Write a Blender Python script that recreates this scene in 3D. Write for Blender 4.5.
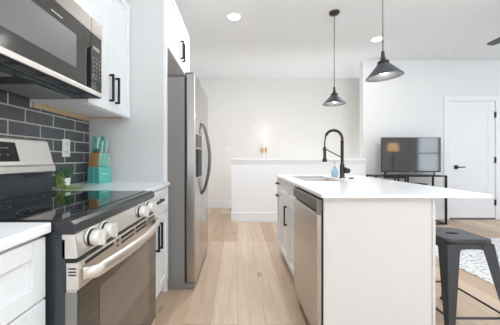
import bpy, bmesh, math, random
from mathutils import Vector, Matrix
random.seed(7)
for o in list(bpy.data.objects):
    bpy.data.objects.remove(o)
S = bpy.context.scene
C = S.collection
PI = math.pi

# ------------------------------------------------------------------ camera
EYE = 1.107
cd = bpy.data.cameras.new('camera')
cam = bpy.data.objects.new('camera', cd); C.objects.link(cam)
cam.location = (0, 0, EYE); cam.rotation_euler = (PI/2, 0, 0)
cd.sensor_width = 36; cd.lens = 262/500*36
cd.shift_x = 12/500; cd.shift_y = -4/500
cd.clip_start = 0.02
S.camera = cam

# ------------------------------------------------------------------ world and big lights
w = bpy.data.worlds.new('sky'); S.world = w; w.use_nodes = True
bg = w.node_tree.nodes['Background']
bg.inputs[0].default_value = (0.90, 0.95, 1.0, 1); bg.inputs[1].default_value = 1.3

def area(name, loc, rot, sx, sy, power, col=(1, 1, 1)):
    l = bpy.data.lights.new(name, 'AREA'); l.shape = 'RECTANGLE'; l.size = sx; l.size_y = sy
    l.energy = power; l.color = col
    o = bpy.data.objects.new(name, l); C.objects.link(o); o.location = loc; o.rotation_euler = rot
    return o
area('rear_fill', (1.6, -2.9, 1.5), (PI/2, 0, 0), 6.5, 2.4, 6, (0.90, 0.95, 1.0))  # added fill panel behind the camera, no window is built there
area('daylight_window', (6.62, -0.1, 1.3), (PI/2, 0, PI/2), 1.3, 1.3, 14, (0.88, 0.94, 1.0))
area('side_fill', (6.62, 2.6, 1.25), (PI/2, 0, PI/2), 2.6, 2.2, 15, (0.84, 0.92, 1.0))  # added side fill at an unseen opening, evens out the room
area('ceiling_fill', (1.6, -0.5, 2.05), (PI-0.28, 0, 0), 1.2, 1.2, 100, (0.80, 0.915, 1.0))  # added upward panel behind the camera to brighten the ceiling
area('stair_fill', (1.85, 5.3, -1.2), (PI, 0, 0), 0.7, 0.9, 40, (0.92, 0.96, 1.0))  # added upward fill in the stairwell, lifts ceiling and far wall
V = S.view_settings
V.view_transform = 'Standard'; V.look = 'None'; V.gamma = 1; V.use_curve_mapping = False
V.exposure = 0.09

# ------------------------------------------------------------------ materials
def lin(c):
    return tuple((x/255/12.92 if x/255 <= 0.04045 else ((x/255+0.055)/1.055)**2.4) for x in c)
def mat(name, rgb, rough=0.5, metal=0.0, spec=0.5, ior=None, noise=0.0, nscale=40, bump=0.0, stretch=None,
        emit=None, estr=0, alpha=None, trans=0, coat=0):
    m = bpy.data.materials.new(name); m.use_nodes = True
    nt = m.node_tree; b = nt.nodes['Principled BSDF']
    col = (*lin(rgb), 1)
    b.inputs['Base Color'].default_value = col
    b.inputs['Roughness'].default_value = rough
    b.inputs['Metallic'].default_value = metal
    b.inputs['Specular IOR Level'].default_value = spec
    if ior: b.inputs['IOR'].default_value = ior
    if trans: b.inputs['Transmission Weight'].default_value = trans
    if coat: b.inputs['Coat Weight'].default_value = coat; b.inputs['Coat Roughness'].default_value = 0.03
    if emit:
        b.inputs['Emission Color'].default_value = (*lin(emit), 1); b.inputs['Emission Strength'].default_value = estr
    if noise or bump:
        tc = nt.nodes.new('ShaderNodeTexCoord'); mp = nt.nodes.new('ShaderNodeMapping')
        nz = nt.nodes.new('ShaderNodeTexNoise'); nz.inputs['Scale'].default_value = nscale; nz.inputs['Detail'].default_value = 4
        if stretch: mp.inputs['Scale'].default_value = stretch
        nt.links.new(tc.outputs['Object'], mp.inputs[0]); nt.links.new(mp.outputs[0], nz.inputs['Vector'])
        if noise:
            mx = nt.nodes.new('ShaderNodeMix'); mx.data_type = 'RGBA'
            mx.inputs[6].default_value = tuple(x*(1-noise) for x in col[:3])+(1,)
            mx.inputs[7].default_value = tuple(min(1, x*(1+noise)) for x in col[:3])+(1,)
            nt.links.new(nz.outputs['Fac'], mx.inputs[0]); nt.links.new(mx.outputs[2], b.inputs['Base Color'])
        if bump:
            bp = nt.nodes.new('ShaderNodeBump'); bp.inputs['Strength'].default_value = bump; bp.inputs['Distance'].default_value = 0.002
            nt.links.new(nz.outputs['Fac'], bp.inputs['Height']); nt.links.new(bp.outputs[0], b.inputs['Normal'])
    return m
WALL = mat('wall_paint', (236, 236, 236), 0.85, spec=0.2, noise=0.01, nscale=6)
WALLW = mat('warm_lit_wall_paint', (238, 235, 231), 0.85, spec=0.2, noise=0.01, nscale=6)  # wall paint with warm lamplight tinted into the colour
CEIL = mat('ceiling_paint', (236, 238, 239), 0.9, spec=0.15, noise=0.01, nscale=5)
TRIM = mat('trim_paint', (241, 242, 244), 0.45, noise=0.008, nscale=10)
CAB = mat('cabinet_white', (239, 240, 241), 0.38, noise=0.006, nscale=9)
PANELW = mat('panel_white', (221, 220, 219), 0.5, noise=0.008, nscale=5)
ISLW = mat('island_panel_white', (226, 222, 219), 0.45, noise=0.012, nscale=7)
QUARTZ = mat('white_quartz', (250, 250, 251), 0.16, noise=0.015, nscale=9, spec=0.55)
STEEL = mat('brushed_steel', (196, 191, 186), 0.27, 1.0, noise=0.05, nscale=30, stretch=(1, 1, 40), bump=0.02)
STEELH = mat('brushed_steel_horizontal', (232, 227, 221), 0.36, 1.0, noise=0.05, nscale=30, stretch=(40, 1, 40), bump=0.02)
STEELM = mat('shaded_brushed_steel', (140, 134, 129), 0.5, 1.0, noise=0.05, nscale=30, stretch=(40, 1, 40))  # shaded copy of the brushed steel, dimmer light put into its colour
DEEP = mat('deep_black', (9, 9, 10), 0.8, spec=0.1, noise=0.05)
DISPG = mat('display_glass', (26, 27, 29), 0.35, spec=0.3, noise=0.05)
STEELF = mat('fridge_steel', (188, 185, 182), 0.24, 1.0, noise=0.04, nscale=20, stretch=(1, 1, 30), bump=0.015)
STEELD = mat('dark_steel', (120, 114, 110), 0.3, 1.0, noise=0.05, nscale=30)
FSIDE = mat('fridge_side_grey', (142, 139, 137), 0.5, 0.2, noise=0.03, nscale=200)
BLK = mat('black_metal', (30, 30, 32), 0.42, 0.3, noise=0.05, nscale=60)
BLKP = mat('black_plastic', (24, 25, 27), 0.45, noise=0.05, nscale=60)
BODYB = mat('range_body_black', (66, 70, 74), 0.4, 0.3, noise=0.05, nscale=40)
DARKGREY = mat('dark_grey_plastic', (86, 92, 98), 0.5, noise=0.04, nscale=80)
GLASSB = mat('black_ceramic_glass', (16, 16, 17), 0.045, spec=0.75, ior=1.6, noise=0.15, nscale=300)
FRAMEB = mat('cooktop_frame', (58, 60, 64), 0.22, 0.2, noise=0.03, nscale=80)
OVENG = mat('oven_glass', (24, 19, 16), 0.03, spec=0.85, ior=1.7, noise=0.05, nscale=10)
OVENW = mat('oven_window_glass', (72, 60, 52), 0.05, spec=1.0, ior=2.0, noise=0.05, nscale=10)
MWG = mat('microwave_glass', (60, 58, 56), 0.12, spec=0.6, noise=0.04, nscale=30)
MWW = mat('microwave_window', (118, 118, 117), 0.25, spec=0.6, noise=0.06, nscale=400)
FILTER = mat('grease_filter', (175, 176, 180), 0.4, 0.8, noise=0.25, nscale=250)
TEALDARK = mat('tinted_lamp_lens', (70, 92, 96), 0.2, noise=0.05, nscale=50)
TILE = mat('charcoal_tile', (92, 94, 97), 0.2, noise=0.22, nscale=9, bump=0.05, spec=0.5)
GROUT = mat('light_grout', (205, 203, 198), 0.85, noise=0.05, nscale=90)
WOODRAW = mat('raw_wood', (214, 186, 150), 0.7, noise=0.08, nscale=30, stretch=(8, 1, 8))
BAMBOO = mat('bamboo_wood', (205, 150, 98), 0.5, noise=0.12, nscale=30, stretch=(10, 10, 1))
TEAL = mat('teal_paint', (92, 188, 175), 0.4, noise=0.03, nscale=50)
TEALH = mat('teal_handle', (150, 214, 202), 0.35, noise=0.03, nscale=50)
TEALH2 = mat('teal_handle_deep', (70, 165, 152), 0.35, noise=0.03, nscale=50)
WPLAST = mat('white_plastic', (242, 242, 240), 0.35, noise=0.01, nscale=40)
DKSLOT = mat('dark_slot', (60, 60, 60), 0.6, noise=0.05, nscale=40)
POT = mat('white_ceramic', (238, 238, 236), 0.3, noise=0.01, nscale=30)
SOIL = mat('soil', (70, 54, 40), 0.95, noise=0.4, nscale=120)
LEAF = mat('succulent_green', (54, 108, 58), 0.45, noise=0.25, nscale=60)
PEARL = mat('pearl_green', (136, 156, 80), 0.4, noise=0.65, nscale=110)
KNOBW = mat('knob_steel', (238, 234, 229), 0.32, 0.45, noise=0.03, nscale=60)
GUN = mat('gunmetal', (66, 64, 63), 0.3, 0.85, noise=0.06, nscale=60)
SHADEM = mat('shade_gunmetal', (92, 93, 97), 0.5, 0.85, noise=0.08, nscale=40)
BRONZE = mat('bronze', (78, 66, 60), 0.35, 0.8, noise=0.06, nscale=60)
CORD = mat('cord_grey', (150, 146, 142), 0.5, 0.4, noise=0.05, nscale=60)
BRASS = mat('brass', (178, 146, 100), 0.4, 1.0, noise=0.04, nscale=60)
BULB = mat('bulb_glow', (255, 246, 228), 0.3, emit=(255, 242, 215), estr=9, noise=0.01)
LED = mat('led_glow', (255, 255, 255), 0.3, emit=(255, 250, 240), estr=6, noise=0.01)
TUBE = mat('tube_glow', (255, 250, 235), 0.3, emit=(255, 240, 218), estr=0.9, noise=0.01)
LAMPSH = mat('lamp_shade_glow', (245, 225, 195), 0.8, emit=(255, 200, 140), estr=3.0, noise=0.02)
SCREEN = mat('tv_screen', (14, 15, 18), 0.06, spec=0.8, ior=1.75, noise=0.02)
STOOLM = mat('stool_gunmetal', (78, 79, 82), 0.32, 0.75, noise=0.12, nscale=18)
SOAP = mat('blue_soap', (206, 232, 246), 0.1, trans=0.55, noise=0.02, ior=1.2)
CLEARP = mat('clear_pump', (232, 238, 242), 0.15, trans=0.3, noise=0.01, ior=1.2)
SINKM = mat('sink_steel', (205, 186, 168), 0.35, 0.9, noise=0.04, nscale=60)  # steel tinted tan, the reflection inside the basin put into the colour
LIGHTTXT = mat('pale_print', (205, 205, 203), 0.5, noise=0.02)
PRINTD = mat('dim_print', (150, 138, 130), 0.5, noise=0.02)
LOGOW = mat('white_print', (232, 246, 243), 0.5, noise=0.02)
TVLEG = mat('tv_plastic', (36, 37, 40), 0.4, noise=0.05)
KICK = mat('kick_board_brown', (92, 80, 70), 0.6, noise=0.06, nscale=30)  # even dark brown for the dishwasher kick plate

def glass_mat():
    m = bpy.data.materials.new('window_glass'); m.use_nodes = True
    nt = m.node_tree; nt.nodes.clear()
    out = nt.nodes.new('ShaderNodeOutputMaterial'); mix = nt.nodes.new('ShaderNodeMixShader')
    t = nt.nodes.new('ShaderNodeBsdfTransparent'); g = nt.nodes.new('ShaderNodeBsdfGlossy')
    g.inputs['Roughness'].default_value = 0.02; t.inputs[0].default_value = (0.85, 0.93, 1, 1); mix.inputs[0].default_value = 0.06
    nt.links.new(t.outputs[0], mix.inputs[1]); nt.links.new(g.outputs[0], mix.inputs[2]); nt.links.new(mix.outputs[0], out.inputs[0])
    return m
WGLASS = glass_mat()

def floor_mat():
    m = bpy.data.materials.new('oak_planks'); m.use_nodes = True
    nt = m.node_tree; L = nt.links.new; N = nt.nodes.new; b = nt.nodes['Principled BSDF']
    tc = N('ShaderNodeTexCoord'); sp = N('ShaderNodeSeparateXYZ'); L(tc.outputs['Object'], sp.inputs[0])
    cb = N('ShaderNodeCombineXYZ'); L(sp.outputs['Y'], cb.inputs['X']); L(sp.outputs['X'], cb.inputs['Y'])
    def brick(c1, c2, mo):
        br = N('ShaderNodeTexBrick'); br.offset = 0.41; br.offset_frequency = 3; br.squash = 1.0
        br.inputs['Scale'].default_value = 1; br.inputs['Brick Width'].default_value = 1.75; br.inputs['Row Height'].default_value = 0.185
        br.inputs['Mortar Size'].default_value = 0.0012; br.inputs['Mortar Smooth'].default_value = 0.2
        br.inputs['Color1'].default_value = c1; br.inputs['Color2'].default_value = c2; br.inputs['Mortar'].default_value = mo
        L(cb.outputs[0], br.inputs['Vector']); return br
    br = brick((*lin((229, 207, 183)), 1), (*lin((193, 163, 136)), 1), (*lin((172, 140, 112)), 1))
    rnd = brick((0, 0, 0, 1), (1, 1, 1, 1), (0.5, 0.5, 0.5, 1))
    # grain: stretched along the plank, offset per plank
    off = N('ShaderNodeVectorMath'); off.operation = 'SCALE'; L(rnd.outputs['Color'], off.inputs[0]); off.inputs['Scale'].default_value = 7.3
    add = N('ShaderNodeVectorMath'); add.operation = 'ADD'; L(tc.outputs['Object'], add.inputs[0]); L(off.outputs[0], add.inputs[1])
    mp = N('ShaderNodeMapping'); mp.inputs['Scale'].default_value = (26, 1.6, 1); L(add.outputs[0], mp.inputs[0])
    nz = N('ShaderNodeTexNoise'); nz.inputs['Scale'].default_value = 1.0; nz.inputs['Detail'].default_value = 6; nz.inputs['Distortion'].default_value = 0.6
    L(mp.outputs[0], nz.inputs['Vector'])
    r1 = N('ShaderNodeMapRange'); r1.inputs[1].default_value = 0.3; r1.inputs[2].default_value = 0.75; r1.inputs[3].default_value = 0.82; r1.inputs[4].default_value = 1.06
    L(nz.outputs['Fac'], r1.inputs[0])
    mul = N('ShaderNodeMix'); mul.data_type = 'RGBA'; mul.blend_type = 'MULTIPLY'; mul.inputs[0].default_value = 1
    L(br.outputs['Color'], mul.inputs[6]); L(r1.outputs[0], mul.inputs[7])
    # knots
    mp2 = N('ShaderNodeMapping'); mp2.inputs['Scale'].default_value = (1.5, 0.75, 1); L(add.outputs[0], mp2.inputs[0])
    vo = N('ShaderNodeTexVoronoi'); vo.voronoi_dimensions = '2D'; vo.inputs['Scale'].default_value = 1.0; 
    nk = N('ShaderNodeTexNoise'); nk.inputs['Scale'].default_value = 14; L(add.outputs[0], nk.inputs['Vector'])
    dk = N('ShaderNodeMix'); dk.data_type = 'RGBA'; dk.blend_type = 'ADD'; dk.inputs[0].default_value = 0.10; L(mp2.outputs[0], dk.inputs[6]); L(nk.outputs['Color'], dk.inputs[7]); L(dk.outputs[2], vo.inputs['Vector'])
    r2 = N('ShaderNodeMapRange'); r2.inputs[1].default_value = 0.0; r2.inputs[2].default_value = 0.06; r2.inputs[3].default_value = 0.7; r2.inputs[4].default_value = 0
    L(vo.outputs['Distance'], r2.inputs[0])
    kn = N('ShaderNodeMix'); kn.data_type = 'RGBA'; kn.inputs[7].default_value = (*lin((150, 112, 82)), 1)
    L(r2.outputs[0], kn.inputs[0]); L(mul.outputs[2], kn.inputs[6])
    L(kn.outputs[2], b.inputs['Base Color'])
    b.inputs['Roughness'].default_value = 0.4
    return m
FLOOR = floor_mat()

def rug_mat():
    m = bpy.data.materials.new('speckled_rug'); m.use_nodes = True
    nt = m.node_tree; L = nt.links.new; N = nt.nodes.new; b = nt.nodes['Principled BSDF']
    tc = N('ShaderNodeTexCoord'); mp = N('ShaderNodeMapping'); mp.inputs['Scale'].default_value = (20, 46, 10); L(tc.outputs['Object'], mp.inputs[0])
    nz = N('ShaderNodeTexNoise'); nz.inputs['Scale'].default_value = 1; nz.inputs['Detail'].default_value = 3; L(mp.outputs[0], nz.inputs['Vector'])
    cr = N('ShaderNodeValToRGB'); e = cr.color_ramp.elements
    e[0].position = 0.34; e[0].color = (*lin((96, 100, 112)), 1); e[1].position = 0.47; e[1].color = (*lin((236, 236, 236)), 1)
    L(nz.outputs['Fac'], cr.inputs[0]); L(cr.outputs[0], b.inputs['Base Color']); b.inputs['Roughness'].default_value = 0.95
    return m
RUG = rug_mat()

# ------------------------------------------------------------------ mesh helpers
def bx(bm, x0, x1, y0, y1, z0, z1, mi=0):
    x0, x1 = min(x0, x1), max(x0, x1); y0, y1 = min(y0, y1), max(y0, y1); z0, z1 = min(z0, z1), max(z0, z1)
    v = [bm.verts.new(p) for p in ((x0,y0,z0),(x1,y0,z0),(x1,y1,z0),(x0,y1,z0),(x0,y0,z1),(x1,y0,z1),(x1,y1,z1),(x0,y1,z1))]
    for f in ((0,3,2,1),(4,5,6,7),(0,1,5,4),(1,2,6,5),(2,3,7,6),(3,0,4,7)):
        bm.faces.new([v[i] for i in f]).material_index = mi
    return v
def box(*a): bm = bmesh.new(); bx(bm, *a); return bm
def prism(bm, poly, axis, a0, a1, mi=0):
    """poly of 2D points extruded along axis: 'y' -> (x,z), 'x' -> (y,z), 'z' -> (x,y)"""
    def P(p, a): return {'y': (p[0], a, p[1]), 'x': (a, p[0], p[1]), 'z': (p[0], p[1], a)}[axis]
    A = [bm.verts.new(P(p, a0)) for p in poly]; B = [bm.verts.new(P(p, a1)) for p in poly]
    bm.faces.new(A).material_index = mi; bm.faces.new(B[::-1]).material_index = mi
    n = len(poly)
    for i in range(n):
        bm.faces.new((A[i], B[i], B[(i+1) % n], A[(i+1) % n])).material_index = mi
def tube(bm, pts, r, seg=10, ry=None, up=(0, 0, 1), mi=0, caps=True):
    """sweep an ellipse (r across, ry along 'up') along pts; r may be a list"""
    pts = [Vector(p) for p in pts]; n = len(pts); rings = []
    for i, p in enumerate(pts):
        t = (pts[min(i+1, n-1)] - pts[max(i-1, 0)]).normalized()
        u = Vector(up)
        if abs(t.dot(u)) > 0.98: u = Vector((0, 1, 0)) if abs(t.y) < 0.9 else Vector((1, 0, 0))
        s = t.cross(u).normalized(); u2 = s.cross(t).normalized()
        rr = r[i] if isinstance(r, (list, tuple)) else r
        r2 = rr if ry is None else ry
        rings.append([bm.verts.new(p + s*rr*math.cos(2*PI*k/seg) + u2*r2*math.sin(2*PI*k/seg)) for k in range(seg)])
    for i in range(n-1):
        for k in range(seg):
            f = bm.faces.new((rings[i][k], rings[i][(k+1) % seg], rings[i+1][(k+1) % seg], rings[i+1][k])); f.smooth = True; f.material_index = mi
    if caps:
        bm.faces.new(rings[0][::-1]).material_index = mi; bm.faces.new(rings[-1]).material_index = mi
def lathe(bm, prof, seg=24, c=(0, 0, 0), axis='z', mi=0, smooth=True):
    def P(r, h, a):
        q = {'z': (r*math.cos(a), r*math.sin(a), h), 'x': (h, r*math.cos(a), r*math.sin(a)), 'y': (r*math.cos(a), h, r*math.sin(a))}[axis]
        return (c[0]+q[0], c[1]+q[1], c[2]+q[2])
    rings = []
    for r, h in prof:
        if r < 1e-6: rings.append([bm.verts.new(P(0, h, 0))])
        else: rings.append([bm.verts.new(P(r, h, 2*PI*k/seg)) for k in range(seg)])
    for A, B in zip(rings, rings[1:]):
        for k in range(seg):
            k2 = (k+1) % seg
            if len(A) == 1 and len(B) == 1: continue
            q = [A[0], B[k2], B[k]] if len(A) == 1 else ([A[k], A[k2], B[0]] if len(B) == 1 else [A[k], A[k2], B[k2], B[k]])
            f = bm.faces.new(q); f.smooth = smooth; f.material_index = mi
def obj(name, bm, m, parent=None, bev=0.0, local=False, normals=True):
    if normals: bmesh.ops.recalc_face_normals(bm, faces=bm.faces)
    if parent is not None and not local:
        p = parent; off = Vector((0, 0, 0))
        while p is not None: off += p.location; p = p.parent
        bmesh.ops.translate(bm, verts=bm.verts, vec=-off)
    me = bpy.data.meshes.new(name); bm.to_mesh(me); bm.free()
    for q in (m if isinstance(m, (list, tuple)) else [m]): me.materials.append(q)
    o = bpy.data.objects.new(name, me); C.objects.link(o)
    if parent is not None: o.parent = parent
    if bev:
        md = o.modifiers.new('bevel', 'BEVEL'); md.width = bev; md.segments = 2; md.limit_method = 'ANGLE'; md.angle_limit = math.radians(40)
    return o
def tag(o, label, cat, group=None, kind=None):
    o['label'] = label; o['category'] = cat
    if group: o['group'] = group
    if kind: o['kind'] = kind
    return o
def thing(name, label, cat, loc=(0, 0, 0), rotz=0, group=None):
    o = bpy.data.objects.new(name, None); C.objects.link(o); o.empty_display_size = 0.1
    o.location = loc; o.rotation_euler = (0, 0, rotz)
    return tag(o, label, cat, group)
def struct(name, bm, m, parent=None, bev=0, label=None):
    o = obj(name, bm, m, parent, bev)
    if parent is None: o['kind'] = 'structure'
    if label: o['label'] = label
    return o
def copy_tree(o, parent=None):
    c = o.copy(); C.objects.link(c)
    if parent is not None: c.parent = parent
    for ch in list(o.children): copy_tree(ch, c)
    return c
def shaker(y0, y1, z0, z1, xf, s, fr=0.057, dep=0.010, th=0.019):
    """door or drawer front in the plane x = xf, facing s (+1 / -1) along x"""
    bm = bmesh.new(); xb = xf - s*th; xr = xf - s*dep
    bx(bm, xf, xb, y0, y0+fr, z0, z1); bx(bm, xf, xb, y1-fr, y1, z0, z1)
    bx(bm, xf, xb, y0+fr, y1-fr, z0, z0+fr); bx(bm, xf, xb, y0+fr, y1-fr, z1-fr, z1)
    bx(bm, xr, xb, y0+fr, y1-fr, z0+fr, z1-fr)
    return bm
def pull(xf, s, y, z, ln, vertical=True, out=0.032, t=0.0068):
    bm = bmesh.new(); xo = xf + s*out
    if vertical:
        bx(bm, xo-s*2*t, xo, y-t, y+t, z-ln/2, z+ln/2)
        for q in (z-ln/2+t, z+ln/2-t): bx(bm, xf, xo-s*2*t, y-t, y+t, q-t, q+t)
    else:
        bx(bm, xo-s*2*t, xo, y-ln/2, y+ln/2, z-t, z+t)
        for q in (y-ln/2+t, y+ln/2-t): bx(bm, xf, xo-s*2*t, q-t, q+t, z-t, z+t)
    return bm

# ------------------------------------------------------------------ the setting
H = 2.90; XL = -1.245; XR = 6.6; YB = 5.86; YT = 4.77; Y0 = -3.0
bm = bmesh.new(); bx(bm, XL, XR, Y0, 4.74, -0.06, 0); bx(bm, 2.25, XR, 4.74, YT+0.14, -0.06, 0); bx(bm, XL, -0.03, 4.74, YB, -0.06, 0)
struct('floor', bm, FLOOR)
bm = bmesh.new()
for k in range(6): bx(bm, -0.03+k*0.26, -0.03+(k+1)*0.26, 4.76, YB-0.001, -1.3, -0.18*(k+1))
bx(bm, -0.03, 3.40, 4.74, YB, -1.35, -1.3)
struct('floor_stair', bm, FLOOR)
struct('wall_stairwell', (lambda b: (bx(b, -0.03, 3.40, 4.70, 4.74, -1.35, -0.06), bx(b, -0.03, 3.40, YB, YB+0.1, -1.35, 0), bx(b, 3.30, 3.40, 4.74, YB, -1.35, 0), bx(b, -0.13, -0.03, 4.70, YB, -1.35, -0.06), b)[4])(bmesh.new()), WALL)
struct('ceiling', box(XL, XR, Y0, YB, H, H+0.08), CEIL)
struct('wall_left', box(XL-0.1, XL, Y0, YB, 0, H), WALL)
struct('wall_back', box(XL, 3.40, YB, YB+0.1, 0, H), WALLW)
struct('wall_center', box(2.28, XR, YT, YT+0.14, 0, H), WALL)
struct('wall_stair', box(3.30, 3.40, YT+0.14, YB, 0, H), WALLW)
bm = bmesh.new()
WY0, WY1, WZ0, WZ1 = -0.62, 0.42, 0.62, 1.95
bx(bm, XR, XR+0.1, Y0, WY0, 0, H); bx(bm, XR, XR+0.1, WY1, 1.25, 0, H); bx(bm, XR, XR+0.1, 3.95, YT, 0, H); bx(bm, XR, XR+0.1, 1.25, 3.95, 2.40, H)
bx(bm, XR, XR+0.1, WY0, WY1, 0, WZ0); bx(bm, XR, XR+0.1, WY0, WY1, WZ1, H)
struct('wall_right', bm, WALL)
bm = bmesh.new()
for y in (WY0, WY1): bx(bm, XR-0.02, XR+0.06, y-0.04, y+0.04, WZ0-0.04, WZ1+0.04)
for z in (WZ0, WZ1): bx(bm, XR-0.02, XR+0.06, WY0, WY1, z-0.04, z+0.04)
bx(bm, XR+0.01, XR+0.05, WY0, WY1, 1.27, 1.31)
wn = struct('window_1', bm, TRIM)
struct('window_pane', box(XR+0.028, XR+0.032, WY0+0.04, WY1-0.04, WZ0+0.04, WZ1-0.04), WGLASS, wn)
bm = bmesh.new()
for y in (1.25, 2.6, 3.95): bx(bm, XR+0.0, XR+0.06, y-0.04, y+0.04, 0, 2.40)
for z in (0.03, 2.37): bx(bm, XR+0.0, XR+0.06, 1.29, 3.91, z-0.03, z+0.03)
wn = struct('added_window', bm, TRIM)  # unseen glazed opening, added as a source of side light
struct('window_pane', (lambda b: (bx(b, XR+0.028, XR+0.032, 1.29, 2.56, 0.06, 2.34), bx(b, XR+0.028, XR+0.032, 2.64, 3.91, 0.06, 2.34), b)[2])(bmesh.new()), WGLASS, wn)
# half wall in front of the stairwell
struct('wall_half', box(-0.115, 2.24, 4.60, 4.74, 0, 1.02), TRIM)
struct('trim_1', (lambda b: (bx(b, -0.135, 2.24, 4.57, 4.77, 1.068, 1.112), bx(b, -0.122, 2.24, 4.588, 4.752, 1.02, 1.068), b)[2])(bmesh.new()), TRIM, bev=0.004)
def base(name, bm): struct(name, bm, TRIM, bev=0.004)
bm = bmesh.new(); bx(bm, -0.130, 2.24, 4.583, 4.60, 0, 0.16); bx(bm, -0.130, -0.115, 4.583, 4.757, 0, 0.16); base('baseboard_half', bm)
base('baseboard_back', box(XL, 2.25, YB-0.017, YB, 0, 0.16))
bm = bmesh.new(); bx(bm, 2.28, 3.74, YT-0.017, YT, 0, 0.14); bx(bm, 4.78, XR, YT-0.017, YT, 0, 0.14); base('baseboard_center', bm)
base('baseboard_left', box(XL, XL+0.017, 3.2, YB, 0, 0.16))
# door in the far right wall
DX0, DX1, DZ = 3.845, 4.665, 2.14
bm = bmesh.new()
for a, b in ((DX0-0.105, DX0-0.008), (DX1+0.008, DX1+0.105)): bx(bm, a, b, YT-0.022, YT, 0, DZ+0.01)
bx(bm, DX0-0.105, DX1+0.105, YT-0.022, YT, DZ+0.01, DZ+0.105); bx(bm, DX0-0.12, DX1+0.12, YT-0.03, YT, DZ+0.105, DZ+0.125)
struct('trim_2', bm, TRIM, bev=0.003)
bm = bmesh.new(); fy = YT-0.012
st = 0.12
bx(bm, DX0, DX0+st, fy, YT-0.001, 0.012, DZ); bx(bm, DX1-st, DX1, fy, YT-0.001, 0.012, DZ)
bx(bm, DX0+st, DX1-st, fy, YT-0.001, DZ-0.15, DZ); bx(bm, DX0+st, DX1-st, fy, YT-0.001, 0.012, 0.25)
bx(bm, DX0+st, DX1-st, fy, YT-0.001, 0.52, 0.62)
bx(bm, DX0+st, DX1-st, fy+0.007, YT-0.001, 0.25, 0.52); bx(bm, DX0+st, DX1-st, fy+0.007, YT-0.001, 0.62, DZ-0.15)
dr = struct('door_1', bm, TRIM, bev=0.002)
struct('door_sweep', box(DX0, DX1, fy-0.006, fy, 0.004, 0.03), STEELD, dr)
bm = bmesh.new(); bx(bm, 3.925, 3.985, fy-0.012, fy, 0.915, 0.985); tube(bm, [(3.955, fy-0.012, 0.95), (3.955, fy-0.05, 0.95)], 0.011); tube(bm, [(3.95, fy-0.05, 0.95), (4.085, fy-0.05, 0.95)], 0.009)
struct('door_handle', bm, BLK, dr, label='black square lever handle')
for z in (0.31, 1.08, 1.90):
    struct('hinge', box(DX1-0.012, DX1+0.016, fy-0.014, fy+0.002, z-0.055, z+0.055), BLK, dr)

RY0, RY1 = 0.80, 1.562     # range width
# backsplash: grout bed with real running-bond tiles
bm = bmesh.new(); YP = 2.18
bx(bm, XL, XL+0.004, 0.1, YP, 0.914, 1.412, 1)
bx(bm, XL, XL+0.004, 0.1, RY1, 1.412, 1.476, 1)
rows = [0.9135, 0.993, 1.074, 1.1545, 1.235, 1.316, 1.397]
for i, z in enumerate(rows):
    z0, z1 = z+0.004, z+0.0765
    ph = 1.412 if i % 2 == 0 else 1.528     # vertical joints
    if i in (4,): ph = 1.412
    y = ph - 0.232*7
    while y < YP:
        a, b = max(y+0.005, 0.1), min(y+0.227, YP)
        if b-a > 0.01:
            cut = [(a, b, z1)] if i < 6 else ([(a, min(b, RY1-0.002), z1)] if a < RY1-0.01 else []) + ([(max(a, RY1), b, 1.414)] if b > RY1+0.01 else [])
            for a_, b_, zt in cut: bx(bm, XL+0.002, XL+0.0056, a_, b_, z0, zt, 0)
        y += 0.232
struct('backsplash', bm, [TILE, GROUT], bev=0.0006, label='charcoal subway tile backsplash with pale grout')

# ------------------------------------------------------------------ left run: base cabinets and counters
CX = -0.565; FX = -0.578; KX = XL+0.012
def base_body(bm, y0, y1, front, back, s, z1=0.884, kick=0.11, kd=0.06):
    back += 0.025; bx(bm, front-s*0.02, back, y0, y1, kick, z1); bx(bm, front-s*(0.02+kd), back, y0, y1, 0, kick)
t = thing('base_cabinet', 'white drawer cabinet at the lower left, in front of the range', 'cabinet', (-0.9, 0.4, 0))
bm = bmesh.new(); base_body(bm, 0.1, 0.79, FX, XL, 1); obj('body', bm, CAB, t, bev=0.002)
for z0, z1 in ((0.692, 0.872), (0.405, 0.686), (0.115, 0.399)):
    d = obj('drawer', shaker(0.104, 0.787, z0, z1, FX, 1, 0.05), CAB, t, bev=0.0015)
    obj('handle', pull(FX, 1, 0.44, z1-0.06, 0.17, False), BLK, d, bev=0.001)
tag(obj('countertop', box(XL, CX, 0.1, 0.794, 0.884, 0.914), QUARTZ, bev=0.003), 'white quartz countertop at the lower left edge, near side of range', 'countertop')
t = thing('base_cabinet', 'white base cabinet with one drawer and two doors between range and fridge', 'cabinet', (-0.9, 1.87, 0))
bm = bmesh.new(); base_body(bm, RY1+0.006, YP-0.007, FX, XL, 1); obj('body', bm, CAB, t, bev=0.002)
d = obj('drawer', shaker(1.572, YP-0.008, 0.695, 0.872, FX, 1, 0.05), CAB, t, bev=0.0015)
obj('handle', pull(FX, 1, 1.87, 0.80, 0.17, False), BLK, d, bev=0.001, )
for a, b, hy in ((1.572, 1.872, 1.838), (1.876, YP-0.008, 1.91)):
    d = obj('door', shaker(a, b, 0.118, 0.69, FX, 1), CAB, t, bev=0.0015)
    obj('handle', pull(FX, 1, hy, 0.545, 0.19), BLK, d, bev=0.001)
tag(obj('countertop', box(XL, CX, RY1+0.004, YP, 0.884, 0.914), QUARTZ, bev=0.003), 'white quartz countertop under the knife block, between range and fridge', 'countertop')

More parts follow.
